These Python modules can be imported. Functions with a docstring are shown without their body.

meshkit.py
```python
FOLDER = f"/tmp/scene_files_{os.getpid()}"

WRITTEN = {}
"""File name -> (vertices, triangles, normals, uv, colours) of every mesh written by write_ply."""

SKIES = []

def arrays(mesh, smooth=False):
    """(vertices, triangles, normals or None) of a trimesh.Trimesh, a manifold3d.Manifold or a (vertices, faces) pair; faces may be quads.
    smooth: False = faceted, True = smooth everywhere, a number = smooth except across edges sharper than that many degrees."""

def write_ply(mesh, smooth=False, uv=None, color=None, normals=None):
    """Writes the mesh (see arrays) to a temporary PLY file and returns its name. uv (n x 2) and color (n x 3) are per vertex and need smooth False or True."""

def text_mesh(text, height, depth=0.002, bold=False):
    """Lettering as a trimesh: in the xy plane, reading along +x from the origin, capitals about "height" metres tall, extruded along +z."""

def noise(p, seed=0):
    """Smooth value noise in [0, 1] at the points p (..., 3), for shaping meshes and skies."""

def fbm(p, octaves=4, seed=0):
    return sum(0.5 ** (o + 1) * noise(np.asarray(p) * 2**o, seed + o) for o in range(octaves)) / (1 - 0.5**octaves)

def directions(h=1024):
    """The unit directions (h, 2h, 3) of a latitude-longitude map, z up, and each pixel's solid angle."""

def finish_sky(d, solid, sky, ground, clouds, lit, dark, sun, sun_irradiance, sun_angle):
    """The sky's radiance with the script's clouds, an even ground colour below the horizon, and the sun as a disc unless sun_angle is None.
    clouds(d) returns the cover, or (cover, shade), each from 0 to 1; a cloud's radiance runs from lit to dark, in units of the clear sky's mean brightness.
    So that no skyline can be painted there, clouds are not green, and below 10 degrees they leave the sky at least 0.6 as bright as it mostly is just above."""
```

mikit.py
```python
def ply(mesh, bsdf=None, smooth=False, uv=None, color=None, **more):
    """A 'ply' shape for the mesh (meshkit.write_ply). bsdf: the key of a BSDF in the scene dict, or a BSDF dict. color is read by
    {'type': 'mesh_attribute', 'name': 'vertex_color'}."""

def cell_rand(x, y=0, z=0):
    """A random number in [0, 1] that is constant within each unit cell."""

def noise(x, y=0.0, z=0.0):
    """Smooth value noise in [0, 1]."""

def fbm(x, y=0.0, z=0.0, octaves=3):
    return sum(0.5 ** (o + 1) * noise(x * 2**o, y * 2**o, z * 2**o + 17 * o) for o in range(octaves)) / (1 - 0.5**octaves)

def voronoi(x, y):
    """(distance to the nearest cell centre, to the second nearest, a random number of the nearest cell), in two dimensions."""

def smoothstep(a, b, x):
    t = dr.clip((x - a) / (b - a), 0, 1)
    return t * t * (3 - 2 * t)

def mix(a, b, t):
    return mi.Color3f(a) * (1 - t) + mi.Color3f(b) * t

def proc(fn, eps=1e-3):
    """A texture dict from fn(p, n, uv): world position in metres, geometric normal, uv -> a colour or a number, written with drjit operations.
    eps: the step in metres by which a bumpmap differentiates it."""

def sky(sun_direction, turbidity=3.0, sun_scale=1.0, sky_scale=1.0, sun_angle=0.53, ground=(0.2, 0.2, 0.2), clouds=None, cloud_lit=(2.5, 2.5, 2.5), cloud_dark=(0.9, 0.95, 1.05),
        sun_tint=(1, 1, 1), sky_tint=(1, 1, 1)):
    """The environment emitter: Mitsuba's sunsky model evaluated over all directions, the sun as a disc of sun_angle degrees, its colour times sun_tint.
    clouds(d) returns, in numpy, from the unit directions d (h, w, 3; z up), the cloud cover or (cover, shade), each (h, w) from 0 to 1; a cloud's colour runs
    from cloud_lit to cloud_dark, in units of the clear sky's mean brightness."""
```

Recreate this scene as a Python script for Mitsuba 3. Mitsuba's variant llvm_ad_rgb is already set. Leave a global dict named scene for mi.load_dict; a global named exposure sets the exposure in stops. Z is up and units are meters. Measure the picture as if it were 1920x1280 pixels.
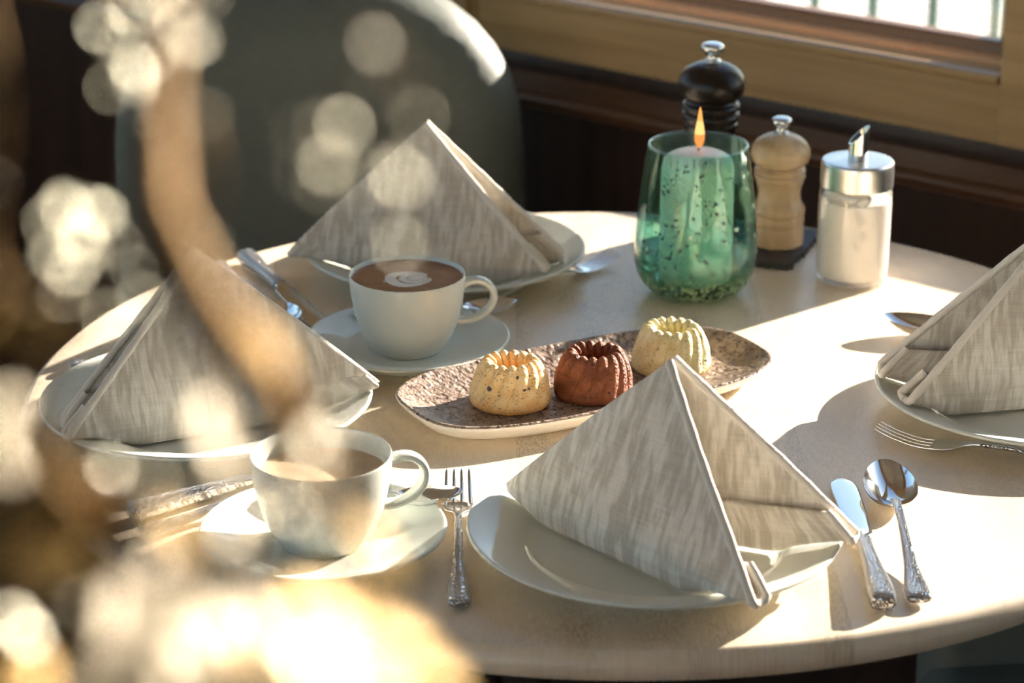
import math
import numpy as np
import trimesh
import manifold3d as m3
import drjit as dr
import mitsuba as mi
import mikit
import meshkit
from mikit import noise, fbm, voronoi, smoothstep, mix, cell_rand

# ---------------------------------------------------------------- camera, sky, sun, exposure
T = mi.ScalarTransform4f
Z0 = 0.75                         # height of the table top above the floor; objects below are given relative to the table top
scene, labels = {}, {}
CAM = np.array([0.0, 0.0, Z0 + 0.6909])
PITCH = math.radians(20.2808)
scene['camera'] = {
    'type': 'thinlens', 'fov': 2 * math.degrees(math.atan(960 / 4532.27)), 'fov_axis': 'x',
    'aperture_radius': 0.0062, 'focus_distance': 1.74, 'near_clip': 0.02, 'far_clip': 200.0,
    'to_world': T().look_at(origin=CAM.tolist(), target=(CAM + [0, math.cos(PITCH), -math.sin(PITCH)]).tolist(), up=[0, 0, 1]),
}
SUN_AZ = np.array([0.775, 0.632])
SUN_EL = math.radians(19.3)
SUN = [*(SUN_AZ / np.linalg.norm(SUN_AZ) * math.cos(SUN_EL)), math.sin(SUN_EL)]
scene['sky'] = mikit.sky(SUN, turbidity=3.2, sun_scale=1.55, sky_scale=0.66, ground=(0.42, 0.41, 0.38), sun_tint=(0.88, 1.04, 1.58), sky_tint=(0.94, 1.0, 1.07))
exposure = 3.9

# ---------------------------------------------------------------- helpers
WN = np.array([0.636, 0.771, 0.0]); WN /= np.linalg.norm(WN)     # out through the window wall
WS = np.array([WN[1], -WN[0], 0.0])                              # along the window wall, to the right


def unit(v):
    return np.asarray(v, float) / np.linalg.norm(v)


def cat(*ms):
    return trimesh.util.concatenate([tm(m) for m in ms])


def tm(m):
    if isinstance(m, trimesh.Trimesh):
        return m
    if hasattr(m, 'to_mesh'):
        g = m.to_mesh()
        return trimesh.Trimesh(np.array(g.vert_properties[:, :3]), np.array(g.tri_verts), process=False)
    v, f = np.asarray(m[0], float), np.asarray(m[1], int)
    if f.shape[1] == 4:
        f = np.vstack([f[:, [0, 1, 2]], f[:, [0, 2, 3]]])
    return trimesh.Trimesh(v, f, process=False)


def number(name):
    if name not in used:
        used[name] = 0
        return name
    used[name] += 1
    return f'{name}_{used[name]:03d}'


used = {}


def add(name, mesh, bsdf, smooth=40, parent=None, uv=None, mat=None, label=None, **more):
    """One entry of the scene; the mesh is in the table's frame."""
    m = tm(mesh).copy()
    if mat is not None:
        m.apply_transform(mat)
    m.apply_translation([0, 0, Z0])
    key = number(f'{parent}__{name}' if parent else name)
    scene[key] = mikit.ply(m, bsdf, smooth=smooth, uv=uv, **more)
    if label:
        labels[key] = {'label': label}
    return key


def thing(name, label, category, group=None, kind=None):
    key = number(name)
    labels[key] = {'label': label, 'category': category}
    if group:
        labels[key]['group'] = group
    return key


def structure(name, label=None, category=None):
    key = number(name)
    labels[key] = {'kind': 'structure'}
    if label:
        labels[key].update(label=label, category=category)
    return key


def move(x=0, y=0, z=0, rz=0, rx=0, ry=0, s=1):
    m = trimesh.transformations.euler_matrix(math.radians(rx), math.radians(ry), math.radians(rz), 'sxyz')
    m[:3, :3] *= s
    m[:3, 3] = [x, y, z]
    return m


def lathe(profile, n=96):
    """Profile (r, z) turned about z; the order decides the side: up the outside and back down the inside."""
    p = np.asarray(profile, float)
    a = np.arange(n) * 2 * np.pi / n
    v = np.stack([p[:, 0][:, None] * np.cos(a), p[:, 0][:, None] * np.sin(a), np.repeat(p[:, 1][:, None], n, 1)], -1).reshape(-1, 3)
    i, j = np.meshgrid(np.arange(len(p) - 1), np.arange(n), indexing='ij')
    q = np.stack([i * n + j, i * n + (j + 1) % n, (i + 1) * n + (j + 1) % n, (i + 1) * n + j], -1).reshape(-1, 4)
    m = tm((v, q))
    m.merge_vertices()
    m.update_faces(m.nondegenerate_faces())
    m.remove_unreferenced_vertices()
    return m


def rounded(pts, steps=6, cut=0.35):
    """A profile with its inner corners rounded (quadratic)."""
    p = np.asarray(pts, float)
    out = [p[0]]
    for a, b, c in zip(p[:-2], p[1:-1], p[2:]):
        s, e = b + (a - b) * cut, b + (c - b) * cut
        for t in np.linspace(0, 1, steps):
            out.append((1 - t) ** 2 * s + 2 * t * (1 - t) * b + t * t * e)
    return np.array(out + [p[-1]])


def spline(pts, n):
    from scipy.interpolate import CubicSpline
    p = np.asarray(pts, float)
    d = np.r_[0, np.cumsum(np.linalg.norm(np.diff(p[:, :3], axis=0), axis=1))]
    return CubicSpline(d / d[-1], p)(np.linspace(0, 1, n))


def sweep(path, ra, rb=None, up=(0, 0, 1), sides=16, cap=True, power=2.0):
    """A tube along the path; ra across (perpendicular to up), rb along up."""
    p = np.asarray(path, float)
    ra = np.broadcast_to(ra, len(p)); rb = ra if rb is None else np.broadcast_to(rb, len(p))
    t = np.gradient(p, axis=0); t /= np.linalg.norm(t, axis=1, keepdims=True)
    upv = np.broadcast_to(np.asarray(up, float), p.shape)
    x = np.cross(t, upv); x /= np.linalg.norm(x, axis=1, keepdims=True) + 1e-12
    y = np.cross(x, t)
    a = np.arange(sides) * 2 * np.pi / sides
    c, s = np.cos(a), np.sin(a)
    c, s = np.sign(c) * abs(c) ** (2 / power), np.sign(s) * abs(s) ** (2 / power)
    v = p[:, None] + ra[:, None, None] * c[None, :, None] * x[:, None] + rb[:, None, None] * s[None, :, None] * y[:, None]
    n = len(p)
    i, j = np.meshgrid(np.arange(n - 1), np.arange(sides), indexing='ij')
    q = np.stack([i * sides + j, i * sides + (j + 1) % sides, (i + 1) * sides + (j + 1) % sides, (i + 1) * sides + j], -1).reshape(-1, 4)
    f = np.vstack([q[:, [0, 1, 2]], q[:, [0, 2, 3]]])
    v = v.reshape(-1, 3)
    if cap:
        k = len(v)
        v = np.vstack([v, p[0], p[-1]])
        j = np.arange(sides)
        f = np.vstack([f, np.stack([(j + 1) % sides, j, j * 0 + k], 1), np.stack([(n - 1) * sides + j, (n - 1) * sides + (j + 1) % sides, j * 0 + k + 1], 1)])
    m = trimesh.Trimesh(v, f, process=False)
    if m.volume < 0:
        m.invert()
    return m


def box(x0, x1, y0, y1, z0, z1, r=0.0):
    """A box, its edges rounded by r."""
    if r <= 0:
        m = trimesh.creation.box([x1 - x0, y1 - y0, z1 - z0])
        m.apply_translation([(x0 + x1) / 2, (y0 + y1) / 2, (z0 + z1) / 2])
        return m
    b = m3.Manifold.sphere(r, 16)
    return tm(m3.Manifold.batch_hull([b.translate([x, y, z]) for x in (x0 + r, x1 - r) for y in (y0 + r, y1 - r) for z in (z0 + r, z1 - r)]))


def thick(v, nu, nv, t, uv):
    """A grid sheet (nu x nv) as a closed sheet of thickness t; returns mesh and uv."""
    i, j = np.meshgrid(np.arange(nu - 1), np.arange(nv - 1), indexing='ij')
    a = i * nv + j
    q = np.stack([a, a + nv, a + nv + 1, a + 1], -1).reshape(-1, 4)
    s = tm((v, q))
    n = np.array(trimesh.Trimesh(s.vertices, s.faces, process=False).vertex_normals)
    k = nu * nv
    rim = np.r_[np.arange(nv), np.arange(2 * nv - 1, k, nv), np.arange(k - 2, k - nv - 1, -1), np.arange(k - 2 * nv, 0, -nv)]
    r2 = np.roll(rim, -1)
    f = np.vstack([s.faces, s.faces[:, ::-1] + k, np.stack([r2, rim, rim + k], 1), np.stack([r2, rim + k, r2 + k], 1)])
    m = trimesh.Trimesh(np.vstack([v + n * t / 2, v - n * t / 2]), f, process=False)
    uv2 = np.vstack([uv, uv])
    if m.volume < 0:
        m.invert()
    return m, uv2


# ---------------------------------------------------------------- materials
def rgb(*c):
    return {'type': 'rgb', 'value': list(c)}


def principled(color, rough=0.5, spec=0.5, **more):
    return {'type': 'principled', 'base_color': color if isinstance(color, dict) else rgb(*color), 'roughness': rough, 'specular': spec, **more}


def mat(key, bsdf, two=True, bump=None, scale=1.0, eps=4e-4):
    if bump is not None:
        bsdf = {'type': 'bumpmap', 'arbitrary': mikit.proc(bump, eps), 'scale': scale, 'bsdf': bsdf}
    scene[key] = {'type': 'twosided', 'bsdf': bsdf} if two else bsdf
    return key


def wood(light, dark, ax, ay, fx, fy, seed=0.0, board=0.0):
    """Straight-grained wood; (ax, ay) grain direction in the plan, fx along it and fy across it."""
    def fn(p, n, uv):
        u = p.x * ax + p.y * ay
        v = p.x * -ay + p.y * ax
        w = fbm(u * fx + seed, v * fy, p.z * fy, 3)
        fine = noise(u * fx * 6, v * fy * 7 + seed, p.z * fy * 7)
        return mix(light, dark, dr.clip(smoothstep(0.3, 0.75, w) * 0.75 + fine * 0.25, 0, 1))
    return fn


STAVE, STAVE_0 = 0.105, 0.213


def maple(p, n, uv):
    k = dr.floor((p.x - STAVE_0) / STAVE)
    tone = cell_rand(k, 3, 1)
    u, v = p.y + 5 * cell_rand(k, 1, 2), p.x
    grain = fbm(u * 5, v * 70, p.z * 70, 3)
    line = fbm(u * 2.2 + 0.8 * noise(u * 6, v * 14), v * 26, p.z * 26, 2)
    fleck = noise(u * 260, v * 900) * noise(u * 30, v * 45)
    figured = dr.select(tone > 0.5, 1.0, 0.35)
    c = mix((0.775, 0.675, 0.525), (0.65, 0.535, 0.385), dr.clip(0.45 * grain + 0.35 * smoothstep(0.45, 0.8, line) + 0.22 * (tone - 0.5), 0, 1))
    return c * (1 - figured * 0.42 * fleck)


mat('maple', principled(mikit.proc(maple), 0.30, 0.45))
mat('maple_edge', principled(mikit.proc(maple), 0.36, 0.4))
mat('pine', principled(mikit.proc(wood((0.42, 0.28, 0.13), (0.33, 0.205, 0.085), WS[0], WS[1], 3, 60)), 0.42, 0.4))
mat('walnut', principled(mikit.proc(wood((0.095, 0.048, 0.022), (0.055, 0.027, 0.013), WS[0], WS[1], 3, 50, 4.0)), 0.30, 0.5))
mat('walnut_panel', principled(mikit.proc(lambda p, n, uv: mix((0.038, 0.019, 0.010), (0.015, 0.008, 0.005), fbm((p.x * WS[0] + p.y * WS[1]) * 40, p.z * 2.5, 0, 3))), 0.38, 0.4))
mat('pine_gloss', principled(mikit.proc(wood((0.42, 0.28, 0.13), (0.33, 0.205, 0.085), WS[0], WS[1], 3, 60)), 0.16, 0.6))
mat('ledge_wood', principled((0.78, 0.46, 0.25), 0.15, 0.6))
mat('sash_wood', principled(mikit.proc(wood((0.20, 0.105, 0.05), (0.12, 0.06, 0.03), WS[0], WS[1], 3, 60, 9.0)), 0.34, 0.5))
mat('plaster', principled((0.42, 0.37, 0.30), 0.8, 0.2))
mat('floorboards', principled(mikit.proc(wood((0.10, 0.06, 0.035), (0.06, 0.035, 0.02), 0, 1, 2, 30, 2.0)), 0.4, 0.4))
mat('snow', principled(mikit.proc(lambda p, n, uv: mix((0.74, 0.73, 0.66), (0.42, 0.47, 0.37), smoothstep(0.4, 0.7, fbm(p.x * 1.9, p.y * 1.9, 0, 3)))), 0.9, 0.1))
mat('rail_paint', principled((0.05, 0.11, 0.10), 0.5, 0.4))
mat('bush', principled(mikit.proc(lambda p, n, uv: mix((0.42, 0.50, 0.32), (0.85, 0.86, 0.80), smoothstep(0.35, 0.7, fbm(p.x * 5, p.y * 5, p.z * 5, 3)))), 0.9, 0.1))
mat('porcelain', principled((0.59, 0.62, 0.565), 0.09, 0.55, clearcoat=0.4, clearcoat_gloss=0.95))
mat('steel', {'type': 'principled', 'base_color': rgb(0.80, 0.80, 0.80), 'metallic': 1.0, 'roughness': 0.11})


def hammer(p, n, uv):
    d1, d2, w = voronoi(p.x * 520 + p.z * 200, p.y * 520 + p.z * 200)
    return smoothstep(0.0, 0.55, d1)


mat('hammered_steel', {'type': 'principled', 'base_color': rgb(0.72, 0.72, 0.73), 'metallic': 1.0, 'roughness': 0.12}, bump=hammer, scale=0.0011, eps=2e-4)
mat('brushed_steel', {'type': 'principled', 'base_color': rgb(0.74, 0.73, 0.70), 'metallic': 1.0, 'roughness': 0.3})
mat('chrome', {'type': 'principled', 'base_color': rgb(0.82, 0.81, 0.79), 'metallic': 1.0, 'roughness': 0.12})


def linen(p, n, uv):
    x, y = uv.x, uv.y
    xw = x + 0.006 * noise(x * 40, y * 30)
    slub = fbm(xw * 300, y * 55, 0, 3)
    patch = fbm(x * 110 + 7, y * 60 + 3, 0, 2)
    weft = noise(x * 60, y * 1500) * 0.5 + 0.5 * noise(x * 1500, y * 90)
    t = smoothstep(0.33, 0.67, 0.62 * slub + 0.38 * patch)
    return mix((0.52, 0.475, 0.40), (0.74, 0.70, 0.62), t) * (0.86 + 0.26 * weft)


def linen_bump(p, n, uv):
    x, y = uv.x, uv.y
    return 0.6 * noise(x * 1100, y * 420) + 0.5 * fbm(x * 500, y * 90, 0, 2)


mat('linen', principled(mikit.proc(linen), 0.85, 0.25, sheen=0.3), bump=linen_bump, scale=0.0009, eps=3e-4)
mat('linen_hem', principled((0.72, 0.68, 0.60), 0.85, 0.2, sheen=0.4), bump=lambda p, n, uv: noise(p.x * 900, p.y * 900, p.z * 900), scale=0.0006, eps=3e-4)
mat('coffee', principled(mikit.proc(lambda p, n, uv: mix((0.30, 0.15, 0.07), (0.20, 0.085, 0.035), smoothstep(0.35, 0.65, fbm(uv.x * 60, uv.y * 60, 0, 3)) * 0.6 + smoothstep(0.030, 0.044, dr.sqrt(uv.x * uv.x + uv.y * uv.y)) * 0.4)), 0.28, 0.5))
mat('milk_foam', principled((0.78, 0.72, 0.63), 0.4, 0.4))
mat('slate', principled(mikit.proc(lambda p, n, uv: mix((0.035, 0.036, 0.04), (0.015, 0.015, 0.017), fbm(p.x * 60, p.y * 60, p.z * 200, 3))), 0.45, 0.5), bump=lambda p, n, uv: fbm(p.x * 200, p.y * 200, p.z * 300, 2), scale=0.002)


def glaze(p, n, uv):
    sp = fbm(p.x * 170, p.y * 170, 0, 3)
    big = fbm(p.x * 22 + 3, p.y * 22, 0, 3)
    c = mix((0.36, 0.29, 0.235), (0.20, 0.145, 0.108), smoothstep(0.30, 0.72, 0.6 * sp + 0.4 * big))
    return mix(c, (0.055, 0.035, 0.025), 0.8 * smoothstep(0.60, 0.72, fbm(p.x * 520 + 9, p.y * 420, 0, 2)))


mat('stone_glaze', principled(mikit.proc(glaze), 0.26, 0.55), bump=lambda p, n, uv: fbm(p.x * 330, p.y * 330, 0, 3), scale=0.0016, eps=3e-4)
mat('stone_white', principled((0.80, 0.77, 0.70), 0.3, 0.5))
mat('dark_beech', principled(mikit.proc(wood((0.020, 0.011, 0.007), (0.009, 0.006, 0.004), 0, 1, 4, 50)), 0.3, 0.4))


def beech(p, n, uv):
    g = fbm(p.x * 90, p.y * 90, p.z * 7, 3)
    return mix((0.70, 0.50, 0.29), (0.54, 0.355, 0.185), smoothstep(0.3, 0.7, g))


mat('beech', principled(mikit.proc(beech), 0.34, 0.45))
mat('clear_glass', {'type': 'thindielectric', 'int_ior': 1.5}, two=False)
mat('window_glass', {'type': 'thindielectric', 'int_ior': 1.5}, two=False)
mat('sugar_grain', principled(mikit.proc(lambda p, n, uv: mix((0.68, 0.65, 0.58), (0.60, 0.565, 0.50), noise(p.x * 1500, p.y * 1500, p.z * 1500))), 0.8, 0.3))


def green_tint(p, n, uv):
    g = fbm(p.x * 40, p.y * 40, p.z * 30, 3)
    c = mix((0.78, 0.97, 0.86), (0.52, 0.86, 0.80), smoothstep(0.35, 0.65, g))
    return mix(c, (0.42, 0.70, 0.44), smoothstep(Z0 + 0.030, Z0 + 0.008, p.z))


def speckle(p, n, uv):
    d1, d2, w = voronoi(uv.x * 250, uv.y * 250)
    spot = dr.select((w > 0.72) & (d1 < 0.12 + 0.34 * (w - 0.72) * 3.5), 1.0, 0.0) * smoothstep(0.34, 0.50, fbm(uv.x * 45, uv.y * 45, 0, 2))
    frit = smoothstep(0.40, 0.62, noise(uv.x * 420, uv.y * 420)) * smoothstep(0.034, 0.012, uv.y) * 0.8
    return dr.clip(dr.maximum(spot * 0.95, frit) + 0.04, 0, 1)


def speckle_color(p, n, uv):
    d1, d2, w = voronoi(uv.x * 250, uv.y * 250)
    c = mix((0.008, 0.03, 0.03), (0.45, 0.62, 0.50), dr.select(w > 0.985, 1.0, 0.0))
    return mix(c, mix((0.05, 0.14, 0.08), (0.42, 0.55, 0.32), noise(uv.x * 500 + 4, uv.y * 500)), smoothstep(0.036, 0.016, uv.y))


scene['green_glass'] = {'type': 'blendbsdf', 'weight': mikit.proc(speckle),
                        'a': {'type': 'thindielectric', 'int_ior': 1.52, 'specular_transmittance': mikit.proc(green_tint)},
                        'b': {'type': 'twosided', 'bsdf': principled(mikit.proc(speckle_color), 0.3, 0.5)}}
scene['green_glass_inner'] = {'type': 'thindielectric', 'int_ior': 1.52, 'specular_transmittance': rgb(0.80, 0.95, 0.90)}
mat('wax', principled((0.86, 0.80, 0.72), 0.45, 0.4, flatness=0.5))
mat('crema', principled((0.58, 0.43, 0.29), 0.5, 0.4))
mat('wick', principled((0.02, 0.015, 0.012), 0.9, 0.1))
mat('leatherette', principled(mikit.proc(lambda p, n, uv: mix((0.130, 0.150, 0.126), (0.105, 0.122, 0.103), noise(p.x * 400, p.y * 400, p.z * 400))), 0.5, 0.35), bump=lambda p, n, uv: noise(p.x * 500, p.y * 500, p.z * 500), scale=0.0003)
mat('chair_leg', principled((0.03, 0.02, 0.015), 0.4, 0.4))


def cake(light, dark, speck, amount, crust):
    def fn(p, n, uv):
        c = mix(light, dark, smoothstep(0.3, 0.75, fbm(p.x * 120, p.y * 120, p.z * 120, 3)))
        c = mix(c, crust, smoothstep(Z0 + 0.022, Z0 + 0.008, p.z) * 0.75)
        big = smoothstep(0.78, 0.84, noise(p.x * 230, p.y * 230, p.z * 230) * 0.75 + 0.25 * noise(p.x * 90, p.y * 90, p.z * 90))
        small = smoothstep(0.72, 0.80, noise(p.x * 800 + 5, p.y * 800, p.z * 800))
        return mix(c, speck, dr.clip(big * amount + small * 0.55 * amount, 0, 1))
    return fn


def crumb(p, n, uv):
    return fbm(p.x * 650, p.y * 650, p.z * 650, 3)


for key, f, g in (('vanilla_crumb', cake((0.86, 0.63, 0.32), (0.74, 0.46, 0.18), (0.06, 0.045, 0.06), 0.95, (0.72, 0.36, 0.09)), 0.0012),
               ('chocolate_crumb', cake((0.26, 0.085, 0.032), (0.15, 0.042, 0.014), (0.035, 0.02, 0.02), 0.8, (0.20, 0.06, 0.02)), 0.0018),
               ('herb_crumb', cake((0.76, 0.70, 0.42), (0.62, 0.53, 0.26), (0.13, 0.12, 0.05), 0.85, (0.66, 0.50, 0.20)), 0.0014)):
    mat(key, principled(mikit.proc(f), 0.55, 0.35), bump=crumb, scale=g, eps=3e-4)
mat('gold_stem', {'type': 'principled', 'base_color': rgb(0.058, 0.032, 0.006), 'metallic': 0.9, 'roughness': 0.5})
mat('amber_leaf', {'type': 'principled', 'base_color': rgb(0.46, 0.30, 0.085), 'metallic': 0.25, 'roughness': 0.55})
mat('cream_leaf', {'type': 'principled', 'base_color': rgb(0.74, 0.67, 0.50), 'metallic': 0.2, 'roughness': 0.6})
mat('gold_leaf', {'type': 'principled', 'base_color': rgb(0.86, 0.72, 0.42), 'metallic': 0.8, 'roughness': 0.55})
mat('gold_bead', {'type': 'principled', 'base_color': rgb(0.86, 0.85, 0.66), 'metallic': 1.0, 'roughness': 0.5})
mat('vase_clay', principled((0.3, 0.24, 0.18), 0.6, 0.3))

# ---------------------------------------------------------------- the room
WALL = np.eye(4); WALL[:3, 0], WALL[:3, 1] = WS, WN
TILL = {}


def wbox(name, s0, s1, c0, c1, z0, z1, bsdf, parent, r=0.0, label=None):
    return add(name, box(s0, s1, c0, c1, z0, z1, r), bsdf, smooth=35 if r else False, parent=parent, mat=WALL, label=label)


def wprofile(name, pts, s0, s1, bsdf, parent, smooth=35):
    """A moulding: profile of (c, z) points run along the wall."""
    from shapely.geometry import Polygon
    m = trimesh.creation.extrude_polygon(Polygon(pts), s1 - s0, engine='earcut')
    v = np.array(m.vertices)
    m = trimesh.Trimesh(np.stack([v[:, 2] + s0, v[:, 0], v[:, 1]], 1), m.faces, process=False)
    if m.volume < 0:
        m.invert()
    return add(name, m, bsdf, smooth=smooth, parent=parent, mat=WALL)


S0, S1 = -3.6, 2.4                      # ends of the window wall
W1, W2 = (-1.775, -1.130), (-1.000, 0.75)
HEAD, CEIL = 1.50, 1.80
structure('floor'); add('floor', box(S0 - 0.2, S1, -2.6, 2.35, -0.80, -0.75), 'floorboards', smooth=False, mat=WALL); used['floor'] = 0
scene['floor'] = scene.pop('floor_001')
structure('ceiling'); add('ceiling', box(S0 - 0.2, S1 + 0.2, -2.8, 2.35, CEIL, CEIL + 0.1), 'plaster', smooth=False, mat=WALL)
scene['ceiling'] = scene.pop('ceiling_001')
for side, along_s, at, (e0, e1) in (('wall_left', False, S0, (-2.6, 2.2)), ('wall_front', True, -2.6, (S0, S1)), ('wall_right', False, S1, (-2.6, 2.2))):
    # the three walls out of the picture: a low parapet, a lintel and posts, with tall panes between them
    wl = structure(side)
    out = 0.16 * (1 if side == 'wall_right' else -1)
    def panel(name, u0, u1, z0, z1, bsdf, parent):
        o0, o1 = sorted((at, at + out))
        add(name, box(u0, u1, o0, o1, z0, z1) if along_s else box(o0, o1, u0, u1, z0, z1), bsdf, smooth=False, parent=parent, mat=WALL)
    panel('parapet', e0, e1, -0.75, 0.0, 'pine', wl)
    panel('lintel', e0, e1, 1.55, CEIL, 'pine', wl)
    if side == 'wall_right':
        panel('panel', e0, e1, 0.0, 1.55, 'pine', wl)
        continue
    u = np.linspace(e0, e1, 5)
    for k in range(5):
        panel('post', max(e0, u[k] - 0.07), min(e1, u[k] + 0.07), 0.0, 1.55, 'pine', wl)

w = structure('wall_back')
wbox('wainscot', S0, S1, 2.108, 2.20, -0.75, 0.042, 'walnut_panel', w)
a = np.linspace(-math.pi / 2, math.pi / 2, 9)
wprofile('cap_moulding', [(2.108, -0.022), (2.096, -0.020), (2.096, -0.0135)] + [(2.088 - 0.0075 * math.cos(t), -0.006 + 0.0075 * math.sin(t)) for t in a] + [(2.090, 0.002), (2.092, 0.022), (2.108, 0.024)], S0, S1, 'walnut', w)
wprofile('cove_moulding', [(2.108, 0.020), (2.100, 0.022), (2.099, 0.030), (2.101, 0.0405), (2.108, 0.0410)], S0, S1, 'walnut_panel', w)
wbox('apron_board', S0, W1[0] - 0.012, 2.100, 2.20, 0.0405, 0.1035, 'pine', w, 0.0015)
wbox('apron_board', W1[0] - 0.0105, W1[1] + 0.060, 2.100, 2.20, 0.0405, 0.1035, 'pine', w, 0.0015)
wbox('apron_board', W1[1] + 0.0615, S1, 2.100, 2.20, 0.0405, 0.1035, 'pine', w, 0.0015)
wbox('wall_panel', S0, W1[0] - 0.13, 2.104, 2.20, 0.1035, CEIL, 'pine', w)
wbox('stile', W1[0] - 0.128, W1[0] - 0.020, 2.094, 2.20, 0.0415, CEIL, 'pine', w, 0.002)
wbox('pier', -1.158, -0.992, 2.19, 2.25, -0.75, CEIL, 'pine', w)
wbox('stile', W1[1] + 0.024, W2[0] - 0.024, 2.094, 2.20, 0.0415, CEIL, 'pine', w, 0.002)
wbox('wall_panel', W2[1] + 0.02, S1, 2.104, 2.20, 0.1035, CEIL, 'pine', w)
wbox('lintel', W1[0] - 0.02, W2[1] + 0.02, 2.10, 2.20, HEAD + 0.02, CEIL, 'pine', w)
for k, (s0, s1) in enumerate((W1, W2), 1):
    wd = structure(f'window_{k}')
    a0, a1 = s0 - 0.020, s1 + 0.022
    wprofile('sill', [(2.096, 0.1015), (2.0915, 0.1055), (2.0935, 0.1105), (2.099, 0.1128), (2.106, 0.1118), (2.110, 0.1082), (2.150, 0.1080), (2.150, 0.1015)], a0, a1, 'pine_gloss', wd)
    wprofile('ledge', [(2.146, 0.1081), (2.146, 0.1125), (2.1475, 0.1137), (2.172, 0.1140), (2.172, 0.1081)], a0, a1, 'ledge_wood', wd)
    wprofile('sash_rail', [(2.167, 0.1141), (2.168, 0.1245), (2.1695, 0.1262), (2.184, 0.1268), (2.184, 0.1141)], a0, a1, 'sash_wood', wd, smooth=25)
    wbox('outer_sill', a0 - 0.03, a1 + 0.03, 2.19, 2.26, 0.04, 0.090, 'pine', wd, 0.003)
    wbox('sash_rail', a0, a1, 2.146, 2.184, HEAD, HEAD + 0.04, 'sash_wood', wd, 0.003)
    wbox('sash_stile', a0, s0, 2.146, 2.184, 0.1141, HEAD + 0.03, 'sash_wood', wd, 0.003)
    wbox('sash_stile', s1, a1, 2.146, 2.184, 0.1141, HEAD + 0.03, 'sash_wood', wd, 0.003)
    v = np.array([[s0 - 0.004, 2.175, 0.122], [s1 + 0.004, 2.175, 0.122], [s1 + 0.004, 2.175, HEAD + 0.01], [s0 - 0.004, 2.175, HEAD + 0.01]])
    add('pane', (v, [[0, 1, 2], [0, 2, 3]]), 'window_glass', smooth=False, parent=wd, mat=WALL)
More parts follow.
